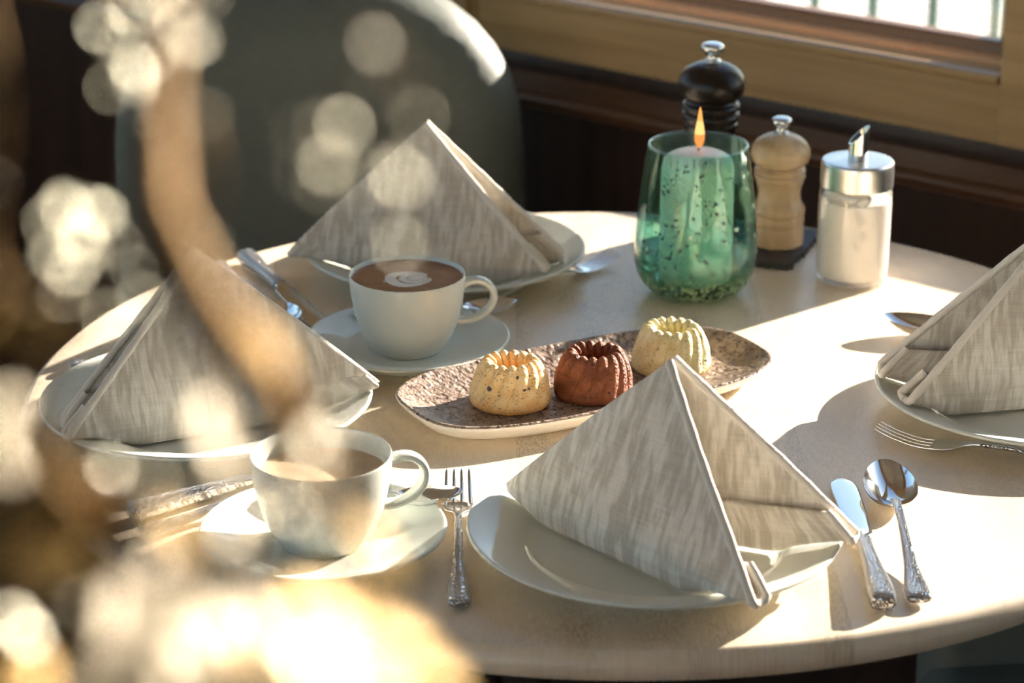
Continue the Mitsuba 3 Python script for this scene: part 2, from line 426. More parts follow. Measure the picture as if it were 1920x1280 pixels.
# outside
structure('terrace'); add('terrace', box(-30, 30, 2.25, 60, -0.95, -0.85), 'snow', smooth=False, mat=WALL)
scene['terrace'] = scene.pop('terrace_001')
rl = thing('balcony_railing', 'dark green metal railing with thin upright bars outside the window', 'railing')
add('rail', box(-3.2, 1.5, 4.285, 4.315, 0.20, 0.225, 0.004), 'rail_paint', parent=rl, mat=WALL)
add('rail', box(-3.2, 1.5, 4.285, 4.315, -0.76, -0.74, 0.004), 'rail_paint', parent=rl, mat=WALL)
for k in range(34):
    s = -3.0 + k * 0.142
    add('baluster', box(s - 0.009, s + 0.009, 4.29, 4.31, -0.85 if k % 8 == 0 else -0.745, 0.205), 'rail_paint', smooth=False, parent=rl, mat=WALL)
rng = np.random.default_rng(5)
for k, (s, c, r, lab) in enumerate([(-4.2, 8.6, 0.40, 'low snow-dusted bush at the left of the window view beyond the railing'), (-2.55, 9.2, 0.32, 'small snow-dusted bush beyond the middle of the railing'), (-0.9, 8.8, 0.36, 'snow-dusted bush seen at the right end of the window pane')]):
    m = trimesh.creation.icosphere(4, r)
    m.vertices *= 1 + 0.3 * (meshkit.fbm(m.vertices * 6 + k * 7, 3)[:, None] - 0.5)
    m.vertices[:, 2] *= 0.75
    b = thing('snowy_bush', lab, 'bush', 'snowy bushes beyond the railing')
    add('foliage', m, 'bush', smooth=True, parent=b, mat=WALL @ move(s, c, -0.85 + 0.4 * r))

# ---------------------------------------------------------------- the table
tb = thing('round_table', 'round pale maple table made of glued staves with a rounded edge', 'table')
TC = np.array([0.0765, 1.7811])
TR = 0.461
top = lathe(rounded([(0, -0.027), (TR - 0.022, -0.027), (TR - 0.006, -0.024), (TR, -0.013), (TR - 0.004, -0.0035), (TR - 0.012, 0), (0, 0)], 8, 0.45), 256)
top.apply_translation([*TC, 0])
tmf = m3.Manifold(m3.Mesh(np.array(top.vertices, np.float32), np.array(top.faces, np.uint32)))
cuts = np.arange(STAVE_0 - 6 * STAVE, TC[0] + TR, STAVE)
for x0 in cuts:
    piece = tmf.trim_by_plane([1, 0, 0], float(x0)).trim_by_plane([-1, 0, 0], -float(x0 + STAVE))
    if piece.volume() > 1e-8:
        add('stave', piece, 'maple', smooth=30, parent=tb)
add('pedestal', lathe(rounded([(0, -0.04), (0.16, -0.04), (0.16, -0.028), (0, -0.0275)], 4), 48), 'dark_beech', parent=tb, mat=move(*TC))
add('column', lathe([(0, -0.73), (0.045, -0.73), (0.045, -0.04), (0, -0.04)], 48), 'dark_beech', parent=tb, mat=move(*TC))
add('foot', lathe(rounded([(0, -0.75), (0.24, -0.75), (0.24, -0.735), (0.06, -0.715), (0, -0.715)], 4), 64), 'dark_beech', parent=tb, mat=move(*TC))

# ---------------------------------------------------------------- plates, saucers, cups
PLATE = lathe(rounded([(0, 0.0030), (0.069, 0.0030), (0.0705, 0), (0.0750, 0), (0.0775, 0.0040), (0.0900, 0.0078), (0.1225, 0.0185), (0.1253, 0.0205), (0.1240, 0.0228), (0.1205, 0.0218), (0.0915, 0.0122), (0.0870, 0.0098), (0.0845, 0.0076), (0.0780, 0.0064), (0, 0.0060)], 5, 0.4), 160)
SAUCER = lathe(rounded([(0, 0.0030), (0.043, 0.0030), (0.0445, 0), (0.0485, 0), (0.051, 0.0035), (0.0795, 0.0150), (0.0828, 0.0172), (0.0815, 0.0193), (0.0780, 0.0182), (0.056, 0.0105), (0.046, 0.0082), (0.0325, 0.0078), (0.030, 0.0062), (0, 0.0062)], 5, 0.4), 128)
CUP = lathe(rounded([(0, 0.0090), (0.0225, 0.0090), (0.0235, 0.0064), (0.0268, 0.0064), (0.0285, 0.0095), (0.0365, 0.0205), (0.0425, 0.0370), (0.0458, 0.0560), (0.0468, 0.0695), (0.0462, 0.0712), (0.0452, 0.0700), (0.0438, 0.0560), (0.0403, 0.0380), (0.034, 0.0225), (0.024, 0.0140), (0, 0.0130)], 6, 0.4), 128)
FRONT, LEFT, BACK, RIGHT = np.array([0.0945, 1.4643]), np.array([-0.2302, 1.6961]), np.array([-0.0592, 2.0573]), np.array([0.4028, 1.7191])
for c, lab in ((FRONT, 'pale grey-green porcelain plate nearest the camera under the front napkin'), (LEFT, 'pale porcelain plate at the left rim of the table behind the golden branch'),
               (BACK, 'pale porcelain plate in front of the upholstered chair beside the cappuccino'), (RIGHT, 'pale porcelain plate cut by the right edge with a fork beside it')):
    p = thing('dinner_plate', lab, 'plate', 'plates of the four place settings')
    add('dish', PLATE, 'porcelain', smooth=35, parent=p, mat=move(*c))


def handle_mesh():
    path = spline([(0.0435, 0, 0.0590), (0.0520, 0, 0.0625), (0.0625, 0, 0.0610), (0.0695, 0, 0.0525), (0.0680, 0, 0.0410), (0.0590, 0, 0.0325), (0.0480, 0, 0.0290), (0.0390, 0, 0.0300)], 40)
    wdt = np.interp(np.linspace(0, 1, 40), [0, 0.12, 0.5, 0.88, 1], [0.0068, 0.0056, 0.0058, 0.0052, 0.0060])
    t = np.gradient(path, axis=0)
    n = np.cross(t, [0, 1, 0]); n /= np.linalg.norm(n, axis=1, keepdims=True)
    return sweep(path, wdt, np.full(40, 0.0030), up=n, sides=20, power=2.6)


for c, rz, lab, full in ((np.array([-0.0840, 1.8355]), 8, 'cup of cappuccino with latte art', True), (np.array([-0.1255, 1.4660]), 16, 'white cup behind the golden branch', False)):
    where = 'beside the stoneware tray' if full else 'in the foreground half hidden by the golden branch'
    s = thing('saucer', f'round white porcelain saucer {where}', 'saucer', 'saucers under the two cups')
    add('dish', SAUCER, 'porcelain', smooth=35, parent=s, mat=move(*c))
    k = thing('coffee_cup', ('white porcelain cup full of cappuccino standing near the stoneware tray' if full else 'white porcelain cup half hidden by the golden branch left of the front fork'), 'cup', 'the two coffee cups')
    add('bowl', CUP, 'porcelain', smooth=35, parent=k, mat=move(*c))
    add('handle', handle_mesh(), 'porcelain', smooth=50, parent=k, mat=move(*c, 0, rz))
    q = thing('cappuccino', ('brown cappuccino with a white leaf of milk foam in the cup' if full else 'light foamy coffee in the foreground cup behind the golden branch'), 'coffee', 'the coffee in the two cups')
    n = 64
    ang = np.arange(n) * 2 * np.pi / n
    lev, rim_r = (0.0668, 0.0449) if full else (0.0560, 0.0436)
    rr = np.linspace(0, rim_r, 24)
    v = np.array([[r * math.cos(t), r * math.sin(t), lev + 0.0008 * (r / rim_r) ** 6] for r in rr for t in ang])
    f = [[i * n + j, (i + 1) * n + j, (i + 1) * n + (j + 1) % n, i * n + (j + 1) % n] for i in range(23) for j in range(n)]
    add('coffee', (v, f), 'coffee' if full else 'crema', smooth=True, uv=v[:, :2].copy(), parent=q, mat=move(*c))
    from shapely.geometry import Polygon
    from shapely import affinity
    def petal(w, h, notch):
        t = np.linspace(0, 2 * np.pi, 60)
        r = 1 - notch * np.exp(-((t - np.pi / 2) / 0.35) ** 2)
        return Polygon(np.stack([w * np.cos(t) * r * (1 - 0.25 * np.sin(t)), h * np.sin(t) * r], 1))
    outer = petal(0.0185, 0.0195, 0.30)
    cut1 = affinity.translate(petal(0.0128, 0.0140, 0.40), 0, 0.0035)
    cut2 = affinity.translate(petal(0.0112, 0.0122, 0.40), 0, 0.0040)
    cut3 = affinity.translate(petal(0.0064, 0.0086, 0.40), 0, 0.0058)
    cut4 = affinity.translate(petal(0.0050, 0.0072, 0.30), 0, 0.0062)
    rings = [outer.difference(cut1), cut2.difference(cut3), cut4]
    stemp = Polygon([(-0.0009, -0.022), (0.0009, -0.022), (0.0006, 0.004), (-0.0006, 0.004)])
    if full:
        ms = []
        for g in rings + [stemp]:
            for gg in getattr(g, 'geoms', [g]):
                ms.append(trimesh.creation.extrude_polygon(gg, 0.0004, engine='earcut'))
        add('milk_foam', cat(*ms), 'milk_foam', smooth=30, parent=q, mat=move(c[0] + 0.002, c[1] - 0.003, 0.06695, -70), label='white leaf drawn in milk foam')

# ---------------------------------------------------------------- napkins
def plate_z(r):
    return np.interp(r, [0, 0.078, 0.0845, 0.0915, 0.1205, 0.124, 0.13], [0.0060, 0.0064, 0.0076, 0.0122, 0.0218, 0.0228, 0.0228])


def napkin(P0, A, L, F, R, label, r0=0.0046, seed=1):
    A, L, F, R = (np.asarray(x, float) for x in (A, L, F, R))
    cut = 0.026
    L = L + unit(L - (F + R) / 2) * [1, 1, 0] * 0.0115
    e1, e2 = unit(F - L), unit(R - L)
    p1, p2 = L + e1 * cut, L + e2 * cut
    t = np.linspace(0, 1, 15)[:, None]
    base = np.vstack([np.linspace(F, p1, 36)[:-1], (1 - t) ** 2 * p1 + 2 * t * (1 - t) * L + t * t * p2, np.linspace(p2, R, 36)[1:]])
    arc = np.r_[0, np.cumsum(np.linalg.norm(np.diff(base, axis=0), axis=1))]
    sgn = np.clip((arc - arc[-1] / 2) / (arc[-1] / 2), -1, 1)
    floor_z = plate_z(np.linalg.norm(base[:, :2] - P0, axis=1)) + 0.0030
    tan = np.gradient(base, axis=0); tan[:, 2] = 0; tan /= np.linalg.norm(tan, axis=1, keepdims=True)
    inw = np.stack([-tan[:, 1], tan[:, 0], tan[:, 2] * 0], 1)
    mid = (F + R) / 2
    if ((mid - L) @ inw[len(base) // 2]) < 0:
        inw = -inw
    up = np.array([0, 0, 1.0])
    rows, us, vs = [], [], []
    N = len(base)
    a = np.abs(sgn)
    r = 0.0034 + (r0 - 0.0034) * a ** 2
    base[:, 2] -= 0.0055 * np.sin(np.pi * np.clip(a, 0, 1)) ** 0.8
    rz = np.maximum(base[:, 2] - floor_z, 0.0022)
    apex = A - inw * (0.0030 * np.minimum(1, a * 3))[:, None] - up * 0.0015 * (1 - a)[:, None]
    alt = np.linalg.norm(base - apex, axis=1).min()
    bul = 0.0045
    face = np.linspace(0.0, 1, 44)
    half = np.where(sgn < 0, arc, arc[-1] - arc) - arc[-1] / 4
    def emit(pts, u, v):
        rows.append(pts); us.append(u); vs.append(v)
    for w in face:
        b = bul * math.sin(math.pi * w) * (0.35 + 0.65 * np.sin(np.pi * np.clip(a, 0.02, 1)))
        wob = 0.0016 * (meshkit.noise(np.stack([sgn * 3 + seed, np.full(N, w * 3.0), np.full(N, seed * 1.7)], 1)) - 0.5) * w
        emit(apex * (1 - w) + base * w - inw * (b + wob)[:, None], half * w + np.where(sgn < 0, 0, 0.31), np.full(N, w * alt))
    C = base + inw * r[:, None]
    for ph in np.linspace(0.25, 1, 9)[:-1] * math.pi:
        emit(C - inw * (r * math.cos(ph))[:, None] - up * (rz * math.sin(ph))[:, None], half + np.where(sgn < 0, 0, 0.31), np.full(N, alt + 0.004 * ph))
    e = (apex - base) / np.linalg.norm(apex - base, axis=1, keepdims=True)
    for hgt in np.linspace(0, 1, 8):
        d = 0.024 * hgt * (0.45 + 0.55 * a)
        off = 2 * r * (1 - 0.45 * hgt) + 0.0012
        emit(base + e * d[:, None] + inw * off[:, None], half + np.where(sgn < 0, 0, 0.31), alt + 0.013 + d)
    P = np.stack(rows, 1)                                  # N x M x 3
    UV = np.stack([np.stack(us, 1), np.stack(vs, 1)], -1)
    M = P.shape[1]
    m, uv = thick(P.reshape(-1, 3), N, M, 0.0026, UV.reshape(-1, 2))
    k = thing('napkin', label, 'napkin', 'folded napkins standing on the plates')
    add('cloth', m, 'linen', smooth=True, uv=uv, parent=k)
    for i in (0, N - 1):
        path = P[i]
        path = path[np.r_[True, np.linalg.norm(np.diff(path, axis=0), axis=1) > 1e-5]]
        nn = np.linspace(0, 1, len(path))
        rad = 0.0030 + 0.0002 * np.sin(nn * 60 + seed)
        path = path + unit(P[i, 20] - P[i - 3 if i else 3, 20]) * 0.0008
        add('hem', sweep(path, rad, up=np.tile(inw[i], (len(path), 1)), sides=10), 'linen_hem', smooth=50, parent=k)
    return k


napkin(FRONT, (0.1022, 1.4500, 0.1425), (-0.0040, 1.5185, 0.0270), (0.1476, 1.3400, 0.0245), (0.2230, 1.4340, 0.0290), 'greige linen napkin folded into a tent on the front plate, open towards the right', 0.0058, 1)
napkin(BACK, (-0.0760, 2.0500, 0.1370), (-0.1990, 2.0250, 0.0270), (0.0277, 1.9850, 0.0250), (0.0420, 2.0260, 0.0280), 'greige linen napkin folded into a tent behind the cappuccino before the chair', 0.0042, 2)
napkin(LEFT, (-0.2312, 1.6900, 0.1390), (-0.1000, 1.7051, 0.0290), (-0.3180, 1.6050, 0.0250), (-0.3260, 1.6360, 0.0280), 'sunlit linen napkin folded into a tent on the left plate behind the golden branch', 0.0042, 3)
napkin(RIGHT, (0.4020, 1.7190, 0.1450), (0.5200, 1.7330, 0.0280), (0.2975, 1.6730, 0.0250), (0.2850, 1.7400, 0.0300), 'brownish linen napkin folded into a tent and cut by the right edge', 0.0085, 4)

# ---------------------------------------------------------------- cutlery
def curve(x, *pts):
    from scipy.interpolate import PchipInterpolator
    p = np.array(pts, float)
    return PchipInterpolator(p[:, 0], p[:, 1])(x)


def along(x0, x1, n, hw, zc, th, power=2.4):
    x = np.linspace(x0, x1, n)
    return sweep(np.stack([x, x * 0, curve(x, *zc)], 1), curve(x, *hw), curve(x, *th), sides=14, power=power)


ZF = [(0, 0.0042), (0.03, 0.0050), (0.10, 0.0105), (0.125, 0.0095), (0.150, 0.0042), (0.165, 0.0034), (0.185, 0.0065), (0.2, 0.0115)]
FORK = (along(0, 0.127, 60, [(0, 0.0052), (0.003, 0.0076), (0.014, 0.0074), (0.05, 0.0042), (0.09, 0.0029), (0.127, 0.0026)], ZF, [(0, 0.0022), (0.004, 0.0036), (0.02, 0.0026), (0.06, 0.0021), (0.127, 0.0019)]),
        cat(along(0.122, 0.1575, 30, [(0.122, 0.0027), (0.132, 0.0040), (0.143, 0.0092), (0.150, 0.0104), (0.1575, 0.0100)], ZF, [(0.12, 0.0019), (0.14, 0.0013), (0.1575, 0.0011)], 3.0),
            *[trimesh.Trimesh(m.vertices + [0, y, 0] - np.stack([m.vertices[:, 0] * 0, (m.vertices[:, 0] - 0.155) * y * 2.2, m.vertices[:, 0] * 0], 1), m.faces, process=False)
              for y in (-0.0088, -0.0029, 0.0029, 0.0088) for m in [along(0.154, 0.2, 16, [(0.154, 0.0017), (0.19, 0.0012), (0.198, 0.0009), (0.2, 0.0003)], ZF, [(0.154, 0.0011), (0.195, 0.0009), (0.2, 0.0003)])]]))


def spoon_mesh(k=1.0):
    L, b0 = 0.2, 0.134
    zs = [(0, 0.0045), (0.03, 0.0052), (0.09, 0.0130), (0.115, 0.0150), (0.1365, 0.0128)]
    hd = along(0, 0.138, 60, [(0, 0.0060), (0.003, 0.0086), (0.014, 0.0082), (0.05, 0.0045), (0.1, 0.0030), (0.138, 0.0036)], zs, [(0, 0.0022), (0.004, 0.0036), (0.02, 0.0026), (0.06, 0.0021), (0.138, 0.0014)])
    nr, na = 14, 56
    v = []
    for i in range(nr):
        for j in range(na):
            t, q = 2 * math.pi * j / na, max(i / (nr - 1), 1e-3)
            x, y = 0.0335 * math.cos(t), 0.0185 * math.sin(t) * (1 - 0.16 * math.cos(t))
            z = 0.0135 + 0.0030 * math.cos(t) * q - 0.0115 * (1 - q ** 2) ** 0.85
            v.append([0.1675 + x * q, y * q, z])
    v = np.array(v)
    f = np.array([[i * na + j, (i + 1) * na + j, (i + 1) * na + (j + 1) % na, i * na + (j + 1) % na] for i in range(nr - 1) for j in range(na)])
    inner = trimesh.Trimesh(v, np.vstack([f[:, [0, 1, 2]], f[:, [0, 2, 3]]]), process=False)
    low = v.copy(); low[:, 2] -= 0.0012
    rim = np.arange((nr - 1) * na, nr * na); r2 = np.roll(rim, -1)
    fi = inner.faces if inner.face_normals[:, 2].mean() > 0 else inner.faces[:, ::-1]
    k0 = len(v)
    bowl = trimesh.Trimesh(np.vstack([v, low]), np.vstack([fi, fi[:, ::-1] + k0, np.stack([rim, rim + k0, r2 + k0], 1), np.stack([rim, r2 + k0, r2], 1)]), process=False)
    trimesh.repair.fix_normals(bowl)
    for m in (hd, bowl):
        m.vertices *= k
    return hd, bowl


SPOON = spoon_mesh()
TEASPOON = spoon_mesh(0.68)
ZK = [(0, 0.0070), (0.09, 0.0072), (0.105, 0.0066), (0.2, 0.0030), (0.207, 0.0026)]
KNIFE = (along(0, 0.094, 50, [(0, 0.0048), (0.003, 0.0086), (0.016, 0.0088), (0.05, 0.0066), (0.085, 0.0056), (0.094, 0.0062)], ZK, [(0, 0.0035), (0.004, 0.0064), (0.02, 0.0060), (0.06, 0.0050), (0.094, 0.0036)], 2.8),
         along(0.092, 0.207, 60, [(0.092, 0.0050), (0.098, 0.0048), (0.106, 0.0082), (0.14, 0.0092), (0.185, 0.0098), (0.199, 0.0084), (0.205, 0.0045), (0.207, 0.0012)], ZK, [(0.092, 0.0034), (0.1, 0.0022), (0.115, 0.0011), (0.207, 0.0008)], 2.2))


def cutlery(kind, end, to, label, z=0.0, pitch=0.0):
    name, parts, (ms, hs) = {'fork': ('table_fork', ('handle', 'tines'), (FORK, 1)), 'knife': ('table_knife', ('handle', 'blade'), (KNIFE, 1)),
                             'spoon': ('table_spoon', ('handle', 'bowl'), (SPOON, 1)), 'teaspoon': ('teaspoon', ('handle', 'bowl'), (TEASPOON, 1))}[kind]
    e, t = np.asarray(end, float), np.asarray(to, float)
    k = thing(name, label, 'spoon' if 'spoon' in kind else kind, {'fork': 'forks beside the plates', 'knife': 'knives beside the plates', 'spoon': 'large spoons beside the plates', 'teaspoon': 'teaspoons on the saucers'}[kind])
    M = move(e[0], e[1], z, math.degrees(math.atan2(t[1] - e[1], t[0] - e[0]))) @ move(ry=pitch)
    add(parts[0], ms[0], 'hammered_steel', smooth=50, parent=k, mat=M, label='hammered handle')
    add(parts[1], ms[1], 'steel', smooth=50, parent=k, mat=M)


cutlery('fork', (-0.0335, 1.3780), (-0.0385, 1.58), 'steel fork lying upright left of the front plate, tines away')
cutlery('spoon', (0.2590, 1.3835), (0.2650, 1.58), 'steel spoon right of the front plate with its bowl up')
cutlery('knife', (0.2350, 1.3740), (0.2340, 1.58), 'steel knife right of the front plate partly under its napkin')
cutlery('fork', (0.4520, 1.5750), (0.2735, 1.6590), 'steel fork in the shade of the right plate, tines pointing left')
cutlery('spoon', (0.5030, 1.8500), (0.3085, 1.8880), 'steel spoon behind the right napkin with only its bowl tip showing')
cutlery('knife', (-0.2423, 2.0788), (-0.1600, 1.9010), 'steel knife left of the back plate pointing at the cappuccino')
cutlery('spoon', (-0.2663, 2.0606), (-0.1840, 1.8828), 'steel spoon left of the back plate, tucked behind the left napkin')
cutlery('fork', (-0.0420, 1.9330), (0.0941, 2.0788), 'steel fork whose tines stick out right of the back plate')
cutlery('fork', (-0.3541, 1.8032), (-0.1560, 1.8250), 'steel fork whose handle end shows beyond the left plate')
cutlery('knife', (-0.2625, 1.5132), (-0.1009, 1.6310), 'steel knife between the left plate and the foreground saucer')
cutlery('spoon', (-0.2500, 1.4860), (-0.0884, 1.6038), 'steel spoon before the left plate next to the foreground saucer')
cutlery('teaspoon', (-0.1700, 1.5150), (-0.0370, 1.5080), 'teaspoon on the foreground saucer with its bowl over the front fork', 0.0145)
cutlery('teaspoon', (-0.1320, 1.8900), (0.0020, 1.8990), 'teaspoon on the saucer of the full cappuccino cup', 0.0145)

# ---------------------------------------------------------------- the tray and the cakes
tr = thing('serving_tray', 'oblong stoneware tray with a mottled brown glaze and white underside', 'tray')
TM = move(0.0585, 1.7462, 0, 28.6)


def ring(hx, hy, rc, n=160, p=3.0):
    t = np.arange(n) * 2 * np.pi / n
    c, s = np.cos(t), np.sin(t)
    return np.stack([hx * np.sign(c) * abs(c) ** (2 / rc), hy * np.sign(s) * abs(s) ** (2 / rc)], 1)


def loft(rings, close_start, close_end):
    n = len(rings[0])
    v = np.vstack(rings)
    k = len(rings)
    i, j = np.meshgrid(np.arange(k - 1), np.arange(n), indexing='ij')
    q = np.stack([i * n + j, i * n + (j + 1) % n, (i + 1) * n + (j + 1) % n, (i + 1) * n + j], -1).reshape(-1, 4)
    f = np.vstack([q[:, [0, 1, 2]], q[:, [0, 2, 3]]])
    j = np.arange(n)
    if close_start:
        v = np.vstack([v, rings[0].mean(0)]); f = np.vstack([f, np.stack([(j + 1) % n, j, j * 0 + len(v) - 1], 1)])
    if close_end:
        v = np.vstack([v, rings[-1].mean(0)]); f = np.vstack([f, np.stack([(k - 1) * n + j, (k - 1) * n + (j + 1) % n, j * 0 + len(v) - 1], 1)])
    return trimesh.Trimesh(v, f, process=False)


def tray_rings(prof):
    return [np.c_[ring(0.1535 - d, 0.0725 - d, 3.16 - 0.4 * min(1, d / 0.05)), np.full(160, z)] for d, z in prof]


add('body', loft(tray_rings(rounded([(0.06, 0.0025), (0.027, 0.0022), (0.026, 0), (0.021, 0), (0.010, 0.0060), (0.0015, 0.0145), (0.0000, 0.0172), (0.0012, 0.0186)], 5)), True, False), 'stone_white', smooth=45, parent=tr, mat=TM, label='white underside')
gp = rounded([(0.0004, 0.0172), (0.0006, 0.0186), (0.0022, 0.0192), (0.0045, 0.0182), (0.020, 0.0105), (0.034, 0.0078), (0.060, 0.0075)], 6)
gl = loft(tray_rings(gp), False, True)
gl.vertices[:, 2] += 0.0007 * (meshkit.fbm(gl.vertices * 90, 3) - 0.5)
add('glazed_top', gl, 'stone_glaze', smooth=60, parent=tr, mat=TM)


def bundt(seed, flutes=15, R=0.0310, H=0.0345, twist=0.45):
    nu, nv = 260, 64
    prof = spline([(0.0235, 0.0), (0.0285, 0.0004), (0.0308, 0.0030), (0.0300, 0.0100), (0.0280, 0.0185), (0.0252, 0.0270), (0.0222, 0.0326), (0.0188, 0.0350), (0.0152, 0.0335), (0.0126, 0.0285), (0.0112, 0.0190), (0.0105, 0.0080)], nv)
    s = np.linspace(0, 1, nv)
    amp = np.interp(s, [0, 0.13, 0.25, 0.5, 0.72, 0.86, 1], [0, 0.0004, 0.0012, 0.0017, 0.0016, 0.0007, 0.0002])
    th = np.arange(nu) * 2 * np.pi / nu
    v = np.zeros((nv, nu, 3))
    for i in range(nv):
        ph = flutes * (th + twist * (1 - prof[i, 1] / 0.0345)) 
        lobe = np.abs(np.cos(ph / 2)) ** 0.7 * 2 - 1.1
        r, z = prof[i]
        nr, nz = (r - 0.0185), (z - 0.012)
        l = math.hypot(nr, nz)
        v[i] = np.stack([(r + amp[i] * lobe * nr / l) * np.cos(th), (r + amp[i] * lobe * nr / l) * np.sin(th), np.full(nu, z) + amp[i] * lobe * max(nz, 0) / l], 1)
    v = v.reshape(-1, 3) * [R / 0.031, R / 0.031, H / 0.0345]
    n = meshkit.fbm(v * 160 + seed * 11, 3, seed) - 0.5
    big = meshkit.noise(v * 55 + seed * 5, seed) - 0.5
    d = v - np.array([0, 0, 0.012]); d /= np.linalg.norm(d, axis=1, keepdims=True)
    v = v + d * (0.0011 * n + 0.0016 * big)[:, None]
    v[:, 2] = np.maximum(v[:, 2], 0)
    rings = [v[i * nu:(i + 1) * nu] for i in range(nv)]
    return loft(rings, True, True)


for (x, y), key, lab, rz, seed in (((-0.0012, 1.7139), 'vanilla_crumb', 'pale golden mini bundt cake with blueberry specks, leftmost on the tray', 10, 1), ((0.0628, 1.7329), 'chocolate_crumb', 'reddish brown chocolate mini bundt cake between the two pale ones', 25, 2),
                                   ((0.1258, 1.7884), 'herb_crumb', 'greenish speckled mini bundt cake at the far end of the tray', 40, 3)):
    k = thing('bundt_cake', lab, 'cake', 'mini bundt cakes on the tray')
    add('crumb', bundt(seed), key, smooth=True, parent=k, mat=move(x, y, 0.0080, rz))

# ---------------------------------------------------------------- candle glass
cg = thing('candle_glass', 'speckled green glass tumbler vase holding the lit candle', 'candle holder')
GX = (0.1592, 1.9945)
outer = spline([(0.0, 0.0), (0.020, 0.0002), (0.034, 0.0020), (0.0445, 0.0095), (0.0515, 0.0230), (0.0533, 0.0380), (0.0522, 0.0620), (0.0490, 0.0920), (0.0450, 0.1200), (0.0428, 0.1330)], 60)
inner = spline([(0.0412, 0.1330), (0.0432, 0.1200), (0.0472, 0.0920), (0.0504, 0.0620), (0.0512, 0.0400), (0.0485, 0.0250), (0.0400, 0.0150), (0.026, 0.0125), (0.0, 0.0120)], 50)


def lathe_uv(profile, n, bumpy=0.0, seed=0):
    p = np.asarray(profile, float)
    a = np.arange(n + 1) * 2 * np.pi / n
    v = np.stack([p[:, 0][:, None] * np.cos(a), p[:, 0][:, None] * np.sin(a), np.repeat(p[:, 1][:, None], n + 1, 1)], -1)
    if bumpy:
        q = meshkit.fbm(np.stack([np.cos(a)[None] * 2.2 + p[:, 1][:, None] * 0, np.sin(a)[None] * 2.2 + p[:, 1][:, None] * 0, p[:, 1][:, None] * 16 + 0 * a[None]], -1) + seed, 3) - 0.5
        v[..., :2] *= (1 + bumpy * q)[..., None]
    uv = np.stack([np.broadcast_to(a * 0.05, v.shape[:2]), v[..., 2]], -1)
    i, j = np.meshgrid(np.arange(len(p) - 1), np.arange(n), indexing='ij')
    w = n + 1
    q = np.stack([i * w + j, i * w + j + 1, (i + 1) * w + j + 1, (i + 1) * w + j], -1).reshape(-1, 4)
    return tm((v.reshape(-1, 3), q)), uv.reshape(-1, 2)


m, uv = lathe_uv(outer, 128, 0.035)
add('tumbler', m, 'green_glass', smooth=True, uv=uv, parent=cg, mat=move(*GX))
m, uv = lathe_uv(inner, 96, 0.03, 4)
add('inner_wall', m, 'green_glass_inner', smooth=True, parent=cg, mat=move(*GX))
a = np.linspace(0, 2 * np.pi, 97)[:-1]
rimp = np.stack([0.0420 * np.cos(np.r_[a, a[:1]]), 0.0420 * np.sin(np.r_[a, a[:1]]), np.full(97, 0.1332)], 1)
add('rim', sweep(rimp, 0.0010, sides=10, cap=False), 'green_glass_inner', smooth=True, parent=cg, mat=move(*GX))
cd = thing('pillar_candle', 'pale pink pillar candle burning inside the green glass', 'candle')
add('wax', lathe(rounded([(0, 0.0135), (0.0300, 0.0135), (0.0315, 0.0150), (0.0312, 0.1130), (0.0285, 0.1220), (0.018, 0.1272), (0.006, 0.1285), (0, 0.1280)], 6), 96), 'wax', smooth=40, parent=cd, mat=move(*GX))
add('wick', sweep(spline([(0, 0, 0.127), (0.0004, 0, 0.130), (-0.0003, 0, 0.1355)], 10), 0.0009), 'wick', parent=cd, mat=move(*GX))
fp = spline([(0.0, 0.1300), (0.0026, 0.1325), (0.0043, 0.1385), (0.0038, 0.1465), (0.0021, 0.1560), (0.0008, 0.1640), (0.0, 0.1665)], 61)
flame = None
for nm, i0, i1, col in (('flame', 22, 40, (0.105, 0.060, 0.020)), ('tip', 40, 60, (0.088, 0.040, 0.009)), ('root', 0, 22, (0.072, 0.026, 0.006))):
    k = add(nm, lathe(fp[i0:i1 + 1], 32), 'wick', smooth=True, parent=flame or cd, mat=move(GX[0] + 0.0008, GX[1]), label='orange flame' if nm == 'flame' else None, emitter={'type': 'area', 'radiance': rgb(*col)})
    flame = flame or k

# ---------------------------------------------------------------- mills, slate, sugar
def slate_mesh():
    from shapely.geometry import Polygon
    rg = np.random.default_rng(4)
    L, Wd = 0.120, 0.112
    pts = []
    for (x0, y0), (x1, y1) in zip([(0, 0), (L, 0), (L, Wd), (0, Wd)], [(L, 0), (L, Wd), (0, Wd), (0, 0)]):
        for t in np.linspace(0, 1, 28)[:-1]:
            pts.append((x0 + (x1 - x0) * t + rg.normal(0, 0.0009), y0 + (y1 - y0) * t + rg.normal(0, 0.0009)))
    m = trimesh.creation.extrude_polygon(Polygon(pts), 0.006, engine='earcut')
    return m


sl = thing('slate_board', 'small black slate board with chipped edges under the two mills', 'slate board')
add('slab', slate_mesh(), 'slate', smooth=False, parent=sl, mat=move(0.2470, 2.0500, 0, 157.2) @ move(0, -0.112, 0))


